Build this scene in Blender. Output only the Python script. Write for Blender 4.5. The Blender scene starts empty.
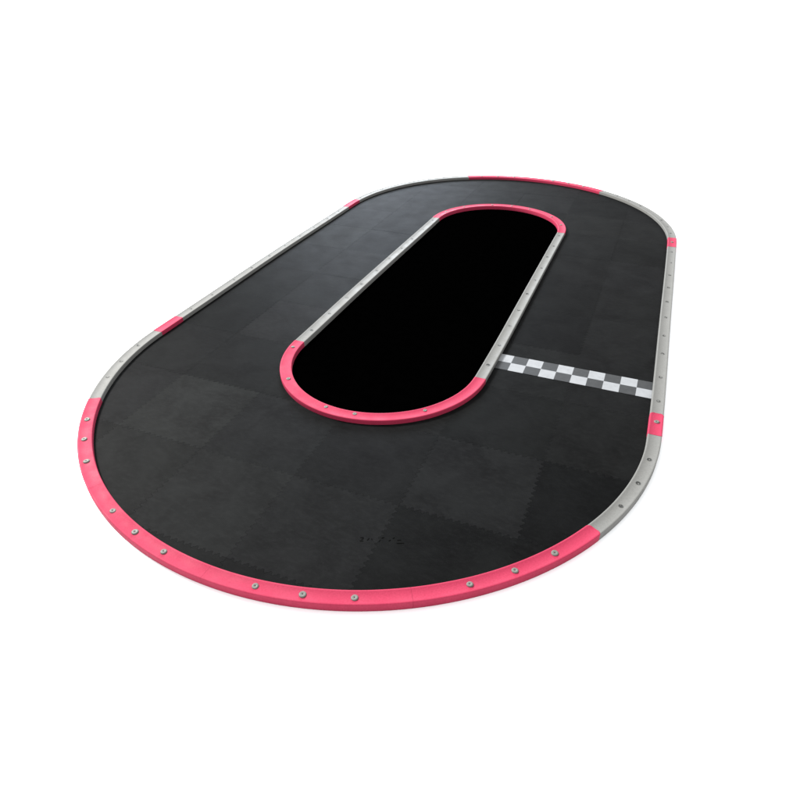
import bpy, bmesh, math, random
import numpy as np
from mathutils import Matrix, Vector, noise

random.seed(7)
S = 0.9                                   # metres per plan unit (outer radius of the oval = 0.9 m)
PF = [0.76246, 400.0, 400.0, 0.83913, -2.61545, 1.22724, 0.39939, 0.96158, -0.01411, 1.82712, 0.04295, 0.39921, 0.00535, 0.03456, 0.01657, 1.6286, 0.00073, 0.001, -0.00789, -0.00772, -0.00433, -0.00085, 0.00093, -0.00128, 0.00205, -0.00034, -0.00071, 0.00026, 0.0003, -0.00082, -0.00164, -0.00092, 0.00016, -0.00122, -0.00024, 0.00063, -0.00029, 0.00075, 0.00072, -0.00063, -0.00052, -4e-05, 0.00026, 0.00027]
NH = 7
F, L, W, RI, ICX, ICY, H, LI = PF[0], *PF[9:16]
CO, CI = PF[16:16 + 2 * NH], PF[16 + 2 * NH:16 + 4 * NH]
MAT_T = 0.007                             # foam thickness (m); mat top is z = 0
FLOOR_Z = -MAT_T
RAIL_W = W * S
RAIL_H = H * S

C = bpy.context.scene.collection

# ------------------------------------------------------------------ plan curves
def stadium(R, Ls, cx, cy, n=2400):
    tot = 2 * math.pi * R + 2 * Ls
    pts = []
    for i in range(n):
        v = i / n * tot
        if v < math.pi * R:
            t = v / R
            pts.append((cx + R * math.cos(t), cy + Ls / 2 + R * math.sin(t)))
        elif v < math.pi * R + Ls:
            pts.append((cx - R, cy + Ls / 2 - (v - math.pi * R)))
        elif v < 2 * math.pi * R + Ls:
            t = (v - math.pi * R - Ls) / R + math.pi
            pts.append((cx + R * math.cos(t), cy - Ls / 2 + R * math.sin(t)))
        else:
            pts.append((cx + R, cy - Ls / 2 + (v - 2 * math.pi * R - Ls)))
    return np.array(pts), tot


def normals(c):
    T = np.roll(c, -1, 0) - np.roll(c, 1, 0)
    T /= np.linalg.norm(T, axis=1)[:, None]
    return np.c_[T[:, 1], -T[:, 0]]


class Oval:
    """outer edge of a rail, slightly bent as hand-laid flexible rails are; s in plan units"""
    def __init__(self, R, Ls, cx, cy, co):
        c, self.tot = stadium(R, Ls, cx, cy)
        ph = np.arange(len(c)) / len(c) * 2 * math.pi
        d = sum(co[2 * k] * np.cos((k + 1) * ph) + co[2 * k + 1] * np.sin((k + 1) * ph) for k in range(NH))
        self.c = c + normals(c) * d[:, None]
        self.n = normals(self.c)

    def at(self, s, d=0.0):
        """point (metres) at arclength s, d metres inward of the outer edge; and outward normal"""
        N = len(self.c)
        u = (s / self.tot * N) % N
        i = int(u); f = u - i; j = (i + 1) % N
        p = (self.c[i] * (1 - f) + self.c[j] * f) * S
        n = self.n[i] * (1 - f) + self.n[j] * f
        n /= np.linalg.norm(n)
        q = p - n * d
        return Vector((q[0], q[1])), Vector((n[0], n[1]))

    def loop(self, d, n=360):
        return [self.at(self.tot * i / n, d)[0] for i in range(n)]

    def nearest(self, x, y):
        """arclength and inward offset (m) of a plan-unit point"""
        e = ((self.c - np.array([x, y])) ** 2).sum(1)
        i = int(e.argmin())
        d = -np.dot(np.array([x, y]) - self.c[i], self.n[i])
        return i / len(self.c) * self.tot, d * S


OUT = Oval(1.0, L, 0, 0, CO)
INN = Oval(RI, LI, ICX, ICY, CI)

# ------------------------------------------------------------------ objects
def link(name, bm, mat, parent=None, smooth=False, label=None):
    me = bpy.data.meshes.new(name)
    bm.normal_update()
    bm.to_mesh(me); bm.free()
    for m in (mat if isinstance(mat, (list, tuple)) else [mat]):
        me.materials.append(m)
    if smooth:
        me.polygons.foreach_set('use_smooth', [True] * len(me.polygons))
        me.set_sharp_from_angle(angle=math.radians(smooth))
    o = bpy.data.objects.new(name, me)
    C.objects.link(o)
    if parent: o.parent = parent
    if label: o['label'] = label
    return o

# ------------------------------------------------------------------ materials
def new_mat(name):
    m = bpy.data.materials.new(name); m.use_nodes = True
    nt = m.node_tree
    return m, nt, nt.nodes['Principled BSDF']


def nd(nt, t, **kw):
    n = nt.nodes.new(t)
    for k, v in kw.items():
        if hasattr(n, k) and not k in n.inputs: setattr(n, k, v)
        else: n.inputs[k].default_value = v
    return n


def mixcol(nt, fac, a, b, blend='MIX'):
    n = nt.nodes.new('ShaderNodeMix'); n.data_type = 'RGBA'; n.blend_type = blend
    for idx, v in ((0, fac), (6, a), (7, b)):
        if isinstance(v, bpy.types.NodeSocket): nt.links.new(v, n.inputs[idx])
        else: n.inputs[idx].default_value = v if idx == 0 else (*v, 1)
    return n.outputs[2]


def ramp(nt, src, stops):
    r = nt.nodes.new('ShaderNodeValToRGB')
    el = r.color_ramp.elements
    el[0].position, el[0].color = stops[0][0], (*[stops[0][1]] * 3, 1)
    el[1].position, el[1].color = stops[-1][0], (*[stops[-1][1]] * 3, 1)
    for p, v in stops[1:-1]:
        e = el.new(p); e.color = (v, v, v, 1)
    nt.links.new(src, r.inputs[0])
    return r.outputs[0]


def world_pos(nt, scale=(1, 1, 1), rotz=0.0):
    g = nt.nodes.new('ShaderNodeNewGeometry')
    mp = nt.nodes.new('ShaderNodeMapping')
    mp.inputs['Scale'].default_value = scale
    mp.inputs['Rotation'].default_value = (0, 0, rotz)
    nt.links.new(g.outputs['Position'], mp.inputs['Vector'])
    return mp.outputs['Vector']


def nz(nt, vec, scale, detail=4, rough=0.55, dist=0.0):
    n = nd(nt, 'ShaderNodeTexNoise', Scale=scale, Detail=detail, Roughness=rough, Distortion=dist)
    nt.links.new(vec, n.inputs['Vector'])
    return n.outputs['Fac']


def bump(nt, bsdf, h, strength, dist):
    b = nd(nt, 'ShaderNodeBump', Strength=strength, Distance=dist)
    nt.links.new(h, b.inputs['Height'])
    nt.links.new(b.outputs[0], bsdf.inputs['Normal'])


def rail_mat(name, base, dark, rough, spec, grain, speck):
    m, nt, b = new_mat(name)
    v = world_pos(nt)
    cloud = ramp(nt, nz(nt, v, 9, 5, 0.6), [(0.3, 0.0), (0.7, 1.0)])
    fine = ramp(nt, nz(nt, v, 260, 3, 0.7), [(0.35, 0.0), (0.68, 1.0)])
    c = mixcol(nt, cloud, base, tuple(x * 0.9 for x in base))
    c = mixcol(nt, nz_mul(nt, fine, speck), c, dark)
    scuff = ramp(nt, nz(nt, world_pos(nt, (1, 1, 1)), 38, 8, 0.75, 0.8), [(0.60, 0.0), (0.72, 1.0)])
    c = mixcol(nt, nz_mul(nt, scuff, 0.35), c, dark)
    nt.links.new(c, b.inputs['Base Color'])
    r = ramp(nt, nz(nt, v, 22, 4), [(0.3, rough - 0.08), (0.7, rough + 0.1)])
    nt.links.new(r, b.inputs['Roughness'])
    b.inputs['Specular IOR Level'].default_value = spec
    bump(nt, b, nz(nt, v, 420, 2, 0.6), grain, 0.0006)
    return m


def nz_mul(nt, s, k):
    n = nt.nodes.new('ShaderNodeMath'); n.operation = 'MULTIPLY'
    nt.links.new(s, n.inputs[0]); n.inputs[1].default_value = k
    return n.outputs[0]


PINK = rail_mat('pink_plastic', (0.290, 0.022, 0.054), (0.210, 0.013, 0.034), 0.66, 0.12, 0.35, 0.7)
GREY = rail_mat('grey_plastic', (0.134, 0.133, 0.126), (0.080, 0.080, 0.076), 0.62, 0.11, 0.4, 0.45)


def foam_mat():
    m, nt, b = new_mat('black_foam')
    v = world_pos(nt)
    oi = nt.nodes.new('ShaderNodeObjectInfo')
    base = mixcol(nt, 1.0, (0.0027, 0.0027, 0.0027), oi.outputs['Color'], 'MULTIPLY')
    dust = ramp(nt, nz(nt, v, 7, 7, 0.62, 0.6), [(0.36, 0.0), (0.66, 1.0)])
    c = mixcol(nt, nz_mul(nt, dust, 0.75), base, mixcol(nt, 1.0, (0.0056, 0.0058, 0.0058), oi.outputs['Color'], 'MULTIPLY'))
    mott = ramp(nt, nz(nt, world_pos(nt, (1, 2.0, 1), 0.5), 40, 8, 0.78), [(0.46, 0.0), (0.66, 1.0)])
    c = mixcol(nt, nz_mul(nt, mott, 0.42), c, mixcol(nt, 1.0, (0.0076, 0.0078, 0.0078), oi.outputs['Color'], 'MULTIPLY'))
    fleck = ramp(nt, nz(nt, v, 190, 2, 0.8), [(0.62, 0.0), (0.78, 1.0)])
    c = mixcol(nt, nz_mul(nt, fleck, 0.3), c, (0.014, 0.014, 0.014))
    nt.links.new(c, b.inputs['Base Color'])
    r = ramp(nt, nz(nt, v, 12, 5), [(0.3, 0.56), (0.7, 0.62)])
    nt.links.new(r, b.inputs['Roughness'])
    b.inputs['Specular IOR Level'].default_value = 0.015
    h = nz(nt, v, 300, 4, 0.7)
    bump(nt, b, h, 0.3, 0.0005)
    return m


FOAM = foam_mat()


def plain(name, col, rough, spec, metallic=0.0, vary=0.15, scale=60, wear=0.0):
    m, nt, b = new_mat(name)
    v = world_pos(nt)
    f = ramp(nt, nz(nt, v, scale, 5, 0.65), [(0.3, 0.0), (0.7, 1.0)])
    c = mixcol(nt, f, col, tuple(x * (1 - vary) for x in col))
    if wear:
        wf = ramp(nt, nz(nt, world_pos(nt, (1, 1, 1), 0.4), 55, 9, 0.78, 1.2), [(0.55, 0.0), (0.68, 1.0)])
        c = mixcol(nt, nz_mul(nt, wf, wear), c, (0.05, 0.05, 0.05))
    nt.links.new(c, b.inputs['Base Color'])
    b.inputs['Roughness'].default_value = rough
    b.inputs['Specular IOR Level'].default_value = spec
    b.inputs['Metallic'].default_value = metallic
    return m


WHITE_SQ = plain('white_print', (0.205, 0.211, 0.219), 0.55, 0.2, vary=0.14, scale=45, wear=0.35)
GREY_SQ = plain('grey_print', (0.024, 0.025, 0.026), 0.55, 0.2, vary=0.3, scale=60, wear=0.4)
STUD = plain('pale_stud_plastic', (0.105, 0.106, 0.094), 0.5, 0.22, vary=0.25, scale=90)
HOLE = plain('dark_stud_recess', (0.022, 0.022, 0.020), 0.6, 0.2)
GSTUD = plain('grey_stud_plastic', (0.070, 0.071, 0.066), 0.5, 0.25, vary=0.3, scale=120)
FLOORM = plain('white_floor', (0.88, 0.88, 0.88), 0.9, 0.0, vary=0.01, scale=3)
BLACK, _nt, _b = new_mat('matte_black_fill')  # near-zero black for the blacked-out infield
_b.inputs['Base Color'].default_value = (0.0001, 0.0001, 0.0001, 1)
_b.inputs['Roughness'].default_value = 1.0
_b.inputs['Specular IOR Level'].default_value = 0.0
_v = world_pos(_nt)
_c = mixcol(_nt, ramp(_nt, nz(_nt, _v, 30, 4), [(0.3, 0.0), (0.7, 1.0)]), (0.00008, 0.00008, 0.00008), (0.00016, 0.00016, 0.00016))
_nt.links.new(_c, _b.inputs['Base Color'])

# ------------------------------------------------------------------ the track: one thing
track = bpy.data.objects.new('race_track', None)
C.objects.link(track)
track.location = (0, 0, 0)
track.empty_display_size = 0.2
track['label'] = 'oval toy race track of black jigsaw foam tiles edged with pink and grey plastic rails'
track['category'] = 'race track'

# ---- foam tiles -----------------------------------------------------------
TS = 0.340 * S
X0, Y0 = 0.350 * S, -1.135 * S
NT_ = 14                                   # teeth per edge


def tooth(u, amp):
    """zigzag of rounded trapezoids along a tile edge, u in 0..1"""
    if u < 0.03 or u > 0.97: return 0.0
    w = ((u - 0.03) / 0.94 * NT_) % 1.0
    a = amp
    k = [(0, 0), (0.10, 0), (0.20, 1), (0.42, 1), (0.58, -1), (0.80, -1), (0.90, 0), (1, 0)]
    for (x0, y0), (x1, y1) in zip(k, k[1:]):
        if x0 <= w <= x1: return a * (y0 + (y1 - y0) * (w - x0) / (x1 - x0))
    return 0.0


UU = sorted(set([0.0] + [round(0.03 + 0.94 * (k + f) / NT_, 5) for k in range(NT_) for f in (0.10, 0.20, 0.42, 0.58, 0.80, 0.90)]))
AMP = 0.0046


def tile_outline(i, j):
    x0, y0 = X0 + i * TS, Y0 + j * TS
    pts = []
    for u in UU: pts.append((x0 + u * TS, y0 + tooth(u, AMP)))
    for u in UU: pts.append((x0 + TS + tooth(u, AMP), y0 + u * TS))
    for u in UU: pts.append((x0 + (1 - u) * TS, y0 + TS + tooth(1 - u, AMP)))
    for u in UU: pts.append((x0 + tooth(1 - u, AMP), y0 + (1 - u) * TS))
    return pts


def inset(pts, d):
    n = len(pts); out = []
    for k in range(n):
        a, b, c = Vector(pts[k - 1]), Vector(pts[k]), Vector(pts[(k + 1) % n])
        e1, e2 = (b - a).normalized(), (c - b).normalized()
        n1, n2 = Vector((-e1.y, e1.x)), Vector((-e2.y, e2.x))
        m = (n1 + n2)
        m = m / max(0.35, m.length_squared / 2) if m.length > 1e-6 else n1
        out.append((b.x + m.x * d, b.y + m.y * d))
    return out


def prism(bm, loops):
    rings = [[bm.verts.new((x, y, z)) for x, y in pts] for pts, z in loops]
    n = len(rings[0])
    bm.faces.new(list(reversed(rings[0])))
    for a, b in zip(rings, rings[1:]):
        for k in range(n):
            bm.faces.new((a[k], a[(k + 1) % n], b[(k + 1) % n], b[k]))
    bm.faces.new(rings[-1])


def flat_obj(name, build):
    bm = bmesh.new(); build(bm)
    bmesh.ops.recalc_face_normals(bm, faces=bm.faces)
    me = bpy.data.meshes.new(name); bm.to_mesh(me); bm.free()
    o = bpy.data.objects.new(name, me); C.objects.link(o)
    return o


HALF = RAIL_W * 0.5
outer_cut = flat_obj('cut_a', lambda bm: prism(bm, [(OUT.loop(HALF, 420), -0.05), (OUT.loop(HALF, 420), 0.05)]))
inner_cut = flat_obj('cut_b', lambda bm: prism(bm, [(INN.loop(HALF, 300), -0.06), (INN.loop(HALF, 300), 0.06)]))

po = np.array([tuple(v) for v in OUT.loop(HALF, 500)])
pi_ = np.array([tuple(v) for v in INN.loop(HALF, 500)])


def inside(poly, x, y):
    c = False; n = len(poly)
    X, Y = poly[:, 0], poly[:, 1]; X2, Y2 = np.roll(X, -1), np.roll(Y, -1)
    cr = ((Y > y) != (Y2 > y)) & (x < (X2 - X) * (y - Y) / (Y2 - Y + 1e-12) + X)
    return bool(cr.sum() % 2)


rng = random.Random(31)
TILE_SHEEN = {(-3, -1): 1.8, (-2, -2): 1.55, (-2, -1): 1.3, (-1, -2): 1.35, (0, -1): 1.3, (-3, -2): 1.35, (0, -2): 0.85,
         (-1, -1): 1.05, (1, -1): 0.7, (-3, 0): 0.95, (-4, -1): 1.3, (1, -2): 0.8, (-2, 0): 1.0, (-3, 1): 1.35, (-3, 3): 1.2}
CH = {(0, -1): 0.0005, (-1, -1): 0.00035, (-3, -1): 0.00035}
for i in range(-5, 4):
    for j in range(-4, 10):
        x0, y0 = X0 + i * TS, Y0 + j * TS
        grid = [(x0 + TS * a / 12, y0 + TS * b / 12) for a in range(13) for b in range(13)]
        o_in = [inside(po, x, y) for x, y in grid]
        i_in = [inside(pi_, x, y) for x, y in grid]
        if not any(o and not n for o, n in zip(o_in, i_in)): continue
        pts = tile_outline(i, j)
        lift = rng.uniform(-0.0002, 0.0002)
        top = 0.0 + lift
        ch = CH.get((i, j), rng.uniform(0.00018, 0.00040))

        def build(bm):
            prism(bm, [(inset(pts, 0.00004), FLOOR_Z + 0.0005), (inset(pts, 0.00004), top - 1.4 * ch),
                       (inset(pts, 0.3 * ch), top - 0.5 * ch), (inset(pts, ch), top)])
        o = flat_obj('foam_tile', build)
        if not all(o_in) or any(i_in):
            if not all(o_in):
                m = o.modifiers.new('a', 'BOOLEAN'); m.operation = 'INTERSECT'; m.object = outer_cut; m.solver = 'EXACT'
            if any(i_in):
                m = o.modifiers.new('b', 'BOOLEAN'); m.operation = 'DIFFERENCE'; m.object = inner_cut; m.solver = 'EXACT'
            dg = bpy.context.evaluated_depsgraph_get()
            me = bpy.data.meshes.new_from_object(o.evaluated_get(dg))
            o.modifiers.clear()
            old = o.data; o.data = me; bpy.data.meshes.remove(old)
        if len(o.data.vertices) < 8:
            bpy.data.objects.remove(o); continue
        o.data.name = 'foam_tile'
        o.data.materials.clear(); o.data.materials.append(FOAM)
        k = TILE_SHEEN.get((i, j), rng.uniform(0.75, 1.2))  # sheen from each tile's foam direction, put into its colour
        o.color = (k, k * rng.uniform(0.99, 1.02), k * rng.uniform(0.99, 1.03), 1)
        o.parent = track
for o in (outer_cut, inner_cut): bpy.data.objects.remove(o)

# ---- rails ----------------------------------------------------------------
def profile(grow=0.0):
    """(inward offset d, z) round the rail section, from outer foot over the top to the inner foot"""
    w, h, z0 = RAIL_W, RAIL_H, FLOOR_Z + 0.0004
    r = 0.0022
    P = [(0.0006, z0), (0.0, z0 + 0.002), (0.0, h - r)]
    for k in (1, 2, 3): P.append((r - r * math.cos(k * math.pi / 8), h - r + r * math.sin(k * math.pi / 8)))
    P += [(r, h), (0.0052, h), (0.0062, h - 0.0006), (w - 0.0062, h - 0.0006), (w - 0.0052, h), (w - r, h)]
    for k in (3, 2, 1): P.append((w - r + r * math.cos(k * math.pi / 8), h - r + r * math.sin(k * math.pi / 8)))
    P += [(w, h - r), (w, z0 + 0.002), (w - 0.0006, z0)]
    c = w / 2
    return [(c + (d - c) * (1 + 2 * grow / w), z + (grow if z > 0 else 0)) for d, z in P]


TOT_O, TOT_I = OUT.tot, INN.tot


def rail(oval, s0, s1, mat, parent, name, label=None, grow=0.0, round0=0.0, round1=0.0):
    bm = bmesh.new()
    P = profile(grow)
    n = max(4, int((s1 - s0) * S / 0.011))
    ss = [s0 + (s1 - s0) * k / n for k in range(n + 1)]
    # extra stations where an end is rounded in plan
    def shrink(s):
        w2 = RAIL_W / 2
        f = 1.0
        for rr, e in ((round0, s - s0), (round1, s1 - s)):
            if rr > 0:
                e *= S
                if e < rr:
                    t = 1 - e / rr
                    f = min(f, 1 - (1 - math.sqrt(max(0, 1 - t * t))) * rr / w2)
        return f
    for rr, base, sg in ((round0, s0, 1), (round1, s1, -1)):
        if rr > 0: ss += [base + sg * (1 - math.sin(a * math.pi / 16)) * rr / S for a in range(0, 9)]
    ss = sorted(set(round(s, 6) for s in ss))
    rings = []
    cc = RAIL_W / 2
    for s in ss:
        f = shrink(s); ring = []
        wob = 0.00025 * noise.noise(Vector((s * 9, 3.1, oval.tot)))
        for d, z in P:
            q, _ = oval.at(s, cc + (d - cc) * f)
            ring.append(bm.verts.new((q.x, q.y, z + (wob if z > 0 else 0))))
        rings.append(ring)
    m = len(P)
    for a, b in zip(rings, rings[1:]):
        for k in range(m):
            bm.faces.new((a[k], b[k], b[(k + 1) % m], a[(k + 1) % m]))
    bm.faces.new(rings[0]); bm.faces.new(list(reversed(rings[-1])))
    bmesh.ops.recalc_face_normals(bm, faces=bm.faces)
    return link(name, bm, mat, parent, smooth=50, label=label)


G = 0.004                                  # hairline (plan units) between butted sections
R_, GR_ = 0.009, 0.0006
SECT = []                                  # (oval, s0, s1, object, colour)


def add(oval, s0, s1, col, label, name, r0=0.0, r1=0.0):
    pink = col == 'pink'
    o = rail(oval, s0, s1, PINK if pink else GREY, track, name, label, GR_ if pink else 0.0, r0, r1)
    SECT.append((oval, s0, s1, o, col))


u = 0.014                                  # grey runs a little way under the pink sleeves
TO_ = TOT_O
add(OUT, 9.863 - TO_, 0.071, 'pink', 'short pink joint rail', 'joint_rail', 0.004, 0.004)
add(OUT, 0.071 - u, 0.5546, 'grey', 'grey curved rail with dark studs', 'curved_rail')
add(OUT, 0.5554, 1.039 + u, 'grey', 'grey curved rail with dark studs', 'curved_rail')
add(OUT, 1.039, 1.5448, 'pink', 'pink curved rail', 'curved_rail', 0.004, 0)
add(OUT, 1.5452, 2.051, 'pink', 'pink curved rail', 'curved_rail', 0, 0.004)
add(OUT, 2.051 - u, 2.5496, 'grey', 'grey curved rail with dark studs', 'curved_rail')
add(OUT, 2.5504, 3.044 + u, 'grey', 'grey curved rail with dark studs', 'curved_rail')
add(OUT, 3.044, 3.204, 'pink', 'short pink joint rail', 'joint_rail', 0.004, 0.004)
add(OUT, 3.204 - u, 3.9206, 'grey', 'straight grey rail with dark studs', 'straight_rail')
add(OUT, 3.9214, 4.838 + u, 'grey', 'straight grey rail with dark studs', 'straight_rail')
add(OUT, 4.838, 4.979, 'pink', 'short pink joint rail', 'joint_rail', 0.004, 0.004)
add(OUT, 4.979 - u, 5.493 + u, 'grey', 'grey curved rail with dark studs', 'curved_rail')
for a_, b_, e0, e1 in ((5.493, 6.0038, 0.004, 0), (6.0042, 6.5388, 0, 0), (6.5392, 7.0748, 0, 0), (7.0752, 7.621, 0, R_)):
    add(OUT, a_, b_, 'pink', 'pink curved rail with three pale studs', 'curved_rail', e0, e1)
add(OUT, 7.621 - u, 8.124 + u, 'grey', 'grey curved rail with dark studs', 'curved_rail')
add(OUT, 8.124, 8.250, 'pink', 'short pink joint rail', 'joint_rail', 0.003, R_)
add(OUT, 8.250 - u, 9.863 + u, 'grey', 'straight grey rail with dark studs', 'straight_rail')
pr = math.pi * RI
add(INN, 0.0, pr, 'pink', 'pink curved rail bent round the far end of the infield', 'curved_rail', 0.003, 0.003)
add(INN, pr - u, pr + LI + u, 'grey', 'straight grey rail along the infield', 'straight_rail')
add(INN, pr + LI, 2 * pr + LI, 'pink', 'pink curved rail bent round the near end of the infield', 'curved_rail', 0.003, 0.003)
add(INN, 2 * pr + LI - u, TOT_I + u, 'grey', 'straight grey rail along the infield', 'straight_rail')

# ---- studs ----------------------------------------------------------------
def lathe(bm, prof, seg=20, mat=0):
    rings = []
    for r, z in prof:
        if r < 1e-6: rings.append([bm.verts.new((0, 0, z))])
        else: rings.append([bm.verts.new((r * math.cos(2 * math.pi * k / seg), r * math.sin(2 * math.pi * k / seg), z)) for k in range(seg)])
    for a, b in zip(rings, rings[1:]):
        for k in range(seg):
            k2 = (k + 1) % seg
            if len(a) == 1: f = bm.faces.new((a[0], b[k2], b[k]))
            elif len(b) == 1: f = bm.faces.new((a[k], a[k2], b[0]))
            else: f = bm.faces.new((a[k], a[k2], b[k2], b[k]))
            f.material_index = mat


def stud_mesh():
    """raised round button with a dished centre and a small dark pin hole"""
    bm = bmesh.new()
    lathe(bm, [(0.0086, -0.0015), (0.0086, 0.0014), (0.0079, 0.0026), (0.0064, 0.0032), (0.0044, 0.0031), (0.0028, 0.0026), (0.0018, 0.0022)], 22, 0)
    lathe(bm, [(0.0018, 0.0022), (0.0014, 0.0016), (0.0, 0.0014)], 22, 1)
    bmesh.ops.recalc_face_normals(bm, faces=bm.faces)
    me = bpy.data.meshes.new('stud'); bm.to_mesh(me); bm.free()
    me.materials.append(STUD); me.materials.append(HOLE)
    me.polygons.foreach_set('use_smooth', [True] * len(me.polygons)); me.set_sharp_from_angle(angle=math.radians(40))
    return me


def peg_mesh():
    """grey peg sunk in its rail: thin raised rim round a dark dish"""
    bm = bmesh.new()
    lathe(bm, [(0.0070, -0.0008), (0.0069, 0.0004), (0.0064, 0.0007), (0.0058, 0.0004)], 20, 0)
    lathe(bm, [(0.0058, 0.0004), (0.0045, 0.0001), (0.0, -0.0001)], 20, 1)
    bmesh.ops.recalc_face_normals(bm, faces=bm.faces)
    me = bpy.data.meshes.new('stud'); bm.to_mesh(me); bm.free()
    me.materials.append(GSTUD); me.materials.append(HOLE)
    me.polygons.foreach_set('use_smooth', [True] * len(me.polygons)); me.set_sharp_from_angle(angle=math.radians(40))
    return me


SM, PM = stud_mesh(), peg_mesh()


def stud(oval, s, d=None, scale=1.0):
    sec = None
    for ov, s0, s1, o, col in sorted(SECT, key=lambda t: t[4] != 'pink'):
        if ov is oval and any(s0 <= s + k * oval.tot <= s1 for k in (-1, 0, 1)):
            sec = (o, col); break
    if sec is None: return
    o, col = sec
    q, n = oval.at(s, RAIL_W / 2 if d is None else d)
    e = bpy.data.objects.new('stud', SM if col == 'pink' else PM)
    C.objects.link(e)
    e.location = (q.x, q.y, RAIL_H + (GR_ if col == 'pink' else 0) - 0.0006)
    k = .12 if col == 'pink' else .05
    e.rotation_euler = (rng.uniform(-k, k), rng.uniform(-k, k), rng.uniform(0, 6.28))
    scale *= rng.uniform(.88, 1.04)
    e.scale = (scale, scale * rng.uniform(.93, 1.0), scale * rng.uniform(.75, 1.0))
    e.parent = o


mid = RAIL_W / 2
# outer rail, near curve, as read from the photograph's spacing: groups of three
for x, y in ((-.774, -1.512), (-.696, -1.596), (-.606, -1.673), (-.370, -1.805), (-.256, -1.843), (-.140, -1.870),
             (.137, -1.872), (.257, -1.850), (.376, -1.812), (.617, -1.674), (.709, -1.593), (.792, -1.503),
             (.992, -.827), (.927, -1.265), (.965, -1.151), (.989, -1.033), (-.901, -1.276), (-.934, -1.166), (-.964, -1.045)):
    s, d = OUT.nearest(x, y)
    stud(OUT, s, mid + rng.uniform(-.001, .001))
# straights: every half tile
for y in (.759, .608, .443, .288, .125, -.033, -.203, -.359, -.537, -.696):
    stud(OUT, OUT.nearest(.985, y)[0]); stud(OUT, OUT.nearest(-.985, y - .008)[0])
stud(OUT, OUT.nearest(.985, .91)[0], scale=.8)
# far curve: groups of three
for g in range(6):
    for k in (-1, 0, 1):
        a = math.radians(15 + 30 * g) + k * .118
        stud(OUT, a)
# inner rail
for y in (.796, .628, .462, .309, .150, -.014, -.189, -.348, -.520, -.681):
    stud(INN, INN.nearest(.386, y)[0])
    stud(INN, INN.nearest(-.38, y)[0])
for x, y in ((-.372, -.832), (-.267, -1.042), (-.055, -1.148), (.055, -1.148), (.267, -1.043)):
    s, d = INN.nearest(x, y)
    stud(INN, s, min(max(d, .012), RAIL_W - .012), .8)
for a in (.35, .75, 1.25, 1.57, 1.9, 2.4, 2.8):
    stud(INN, a * RI, None, .8)

# ---- chequered start line ---------------------------------------------------
bm = bmesh.new()
CX, CW = 0.400, 0.0574
for r in range(2):
    for k in range(10):
        x0, x1 = (CX + k * CW) * S, (CX + (k + 1) * CW) * S
        y0, y1 = (-0.557 - 0.055 * r) * S, (-0.557 - 0.055 * (r + 1)) * S
        if k == 0: x0 -= .006
        if k == 9: x1 += .006
        z = 0.0009
        vs = [bm.verts.new((x, y, z)) for x, y in ((x0, y1), (x1, y1), (x1, y0), (x0, y0))]
        f = bm.faces.new(vs); f.material_index = (k + r) % 2
bmesh.ops.remove_doubles(bm, verts=bm.verts, dist=1e-5)
ext = bmesh.ops.extrude_face_region(bm, geom=bm.faces[:])
for v in [g for g in ext['geom'] if isinstance(g, bmesh.types.BMVert)]: v.co.z -= 0.0008
bmesh.ops.recalc_face_normals(bm, faces=bm.faces)
link('start_line', bm, [WHITE_SQ, GREY_SQ], track, label='strip of white and grey chequered squares across the lane')

# ---- small worn marking moulded on one tile -----------------------------------
MARK = plain('worn_black_marking', (0.0027, 0.0027, 0.0026), 0.8, 0.012, vary=0.5, scale=300)
bm = bmesh.new()


def stroke(pts, wd):
    P = [Vector(p) for p in pts]
    L1, L2 = [], []
    for k, p in enumerate(P):
        t = (P[min(k + 1, len(P) - 1)] - P[max(k - 1, 0)]).normalized()
        n = Vector((-t.y, t.x)) * wd / 2
        L1.append(bm.verts.new((*(p + n), 0.0006))); L2.append(bm.verts.new((*(p - n), 0.0006)))
    for k in range(len(P) - 1):
        bm.faces.new((L1[k], L1[k + 1], L2[k + 1], L2[k]))


MX, MY = 0.300 * S, -1.640 * S
glyphs = [[[(.001, .013), (.008, .014)], [(.004, .002), (.012, .002)], [(.009, .011), (.006, .006)]],
          [[(.020, .004), (.021, .012)], [(.027, .010), (.030, .006)]],
          [[(.047, .001), (.048, .006)], [(.049, .012), (.053, .016)]],
          [[(.068, .003), (.071, .007)], [(.074, .012), (.077, .015)]],
          [[(.088, -.004), (.104, -.003)]], [[(.086, .006), (.094, .007)]]]
for g in glyphs:
    for st in g:
        stroke([(MX + x, MY + y + 0.38 * x) for x, y in st], 0.0019)
ext = bmesh.ops.extrude_face_region(bm, geom=bm.faces[:])
for v in [g for g in ext['geom'] if isinstance(g, bmesh.types.BMVert)]: v.co.z -= 0.0005
bmesh.ops.recalc_face_normals(bm, faces=bm.faces)
link('worn_marking', bm, MARK, track, label='small worn illegible black marking on the foam near the front rail')

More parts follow.
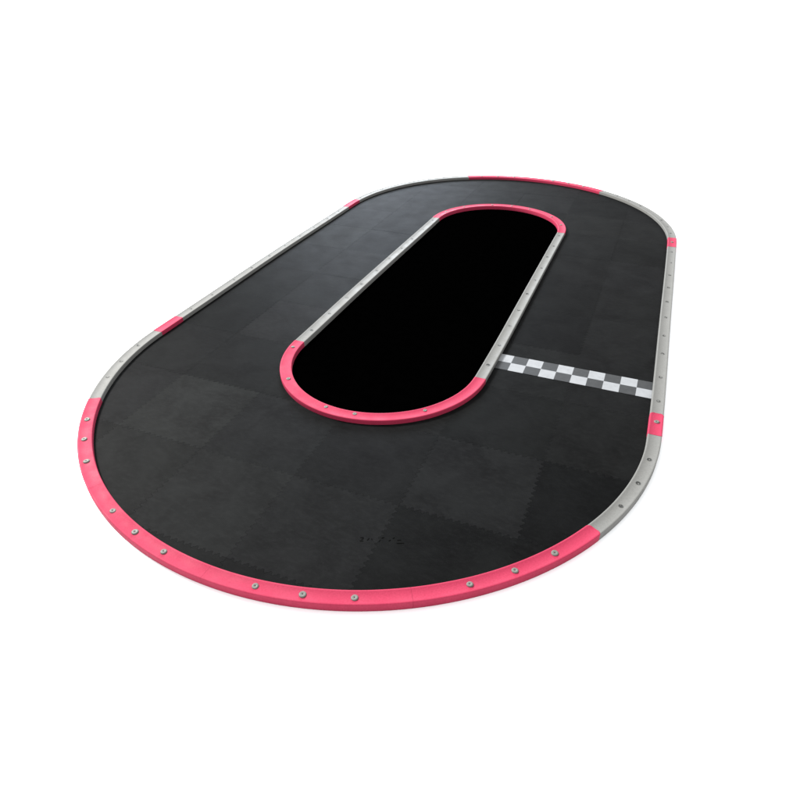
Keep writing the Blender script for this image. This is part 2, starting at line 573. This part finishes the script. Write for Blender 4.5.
# ---- infield and floor --------------------------------------------------------
bm = bmesh.new()
lp = [tuple(v) for v in INN.loop(RAIL_W + 0.0006, 240)]
prism(bm, [(lp, FLOOR_Z + 0.0003), (lp, FLOOR_Z + 0.003)])
bmesh.ops.recalc_face_normals(bm, faces=bm.faces)
inf = link('infield_blackout', bm, BLACK)  # added black sheet, stands in for floor blacked out within the oval
inf['label'] = 'plain jet black sheet standing in for the blacked-out floor inside the inner rail'
inf['category'] = 'stand-in sheet'

bm = bmesh.new()
bmesh.ops.create_grid(bm, x_segments=1, y_segments=1, size=60)
for v in bm.verts: v.co.z = FLOOR_Z
fl = link('floor', bm, FLOORM)
fl['kind'] = 'structure'

# ------------------------------------------------------------------ camera
cam_d = bpy.data.cameras.new('camera')
cam = bpy.data.objects.new('camera', cam_d); C.objects.link(cam)
cam_d.sensor_width = 36; cam_d.lens = F * 36
cam_d.clip_start = 0.02; cam_d.clip_end = 300
M = (Matrix.Rotation(PF[6], 4, 'Z') @ Matrix.Rotation(PF[7], 4, 'X') @ Matrix.Rotation(PF[8], 4, 'Z'))
cam.matrix_world = Matrix.Translation(Vector(PF[3:6]) * S) @ M
bpy.context.scene.camera = cam

# ------------------------------------------------------------------ light
w = bpy.data.worlds.new('World'); bpy.context.scene.world = w
w.use_nodes = True
bg = w.node_tree.nodes['Background']
bg.inputs['Color'].default_value = (0.97, 0.985, 1.0, 1)
bg.inputs['Strength'].default_value = 1.18


def area(name, loc, target, sx, sy, power, col):
    d = bpy.data.lights.new(name, 'AREA'); d.shape = 'RECTANGLE'; d.size = sx; d.size_y = sy
    d.energy = power; d.color = col
    o = bpy.data.objects.new(name, d); C.objects.link(o)
    o.location = loc
    o.rotation_euler = (Vector(target) - Vector(loc)).to_track_quat('-Z', 'Y').to_euler()
    return o


area('side_softbox', (-6.0, 0.6, 5.2), (0, -0.2, 0), 1.6, 1.6, 1560, (1.0, 0.985, 0.96))
area('back_window', (-3.4, 6.6, 2.4), (0, 0.5, 0), 3.0, 2.2, 430, (0.78, 0.88, 1.0))

sc = bpy.context.scene
sc.view_settings.view_transform = 'Standard'
sc.view_settings.look = 'None'
sc.view_settings.exposure = 0.45
sc.view_settings.gamma = 1
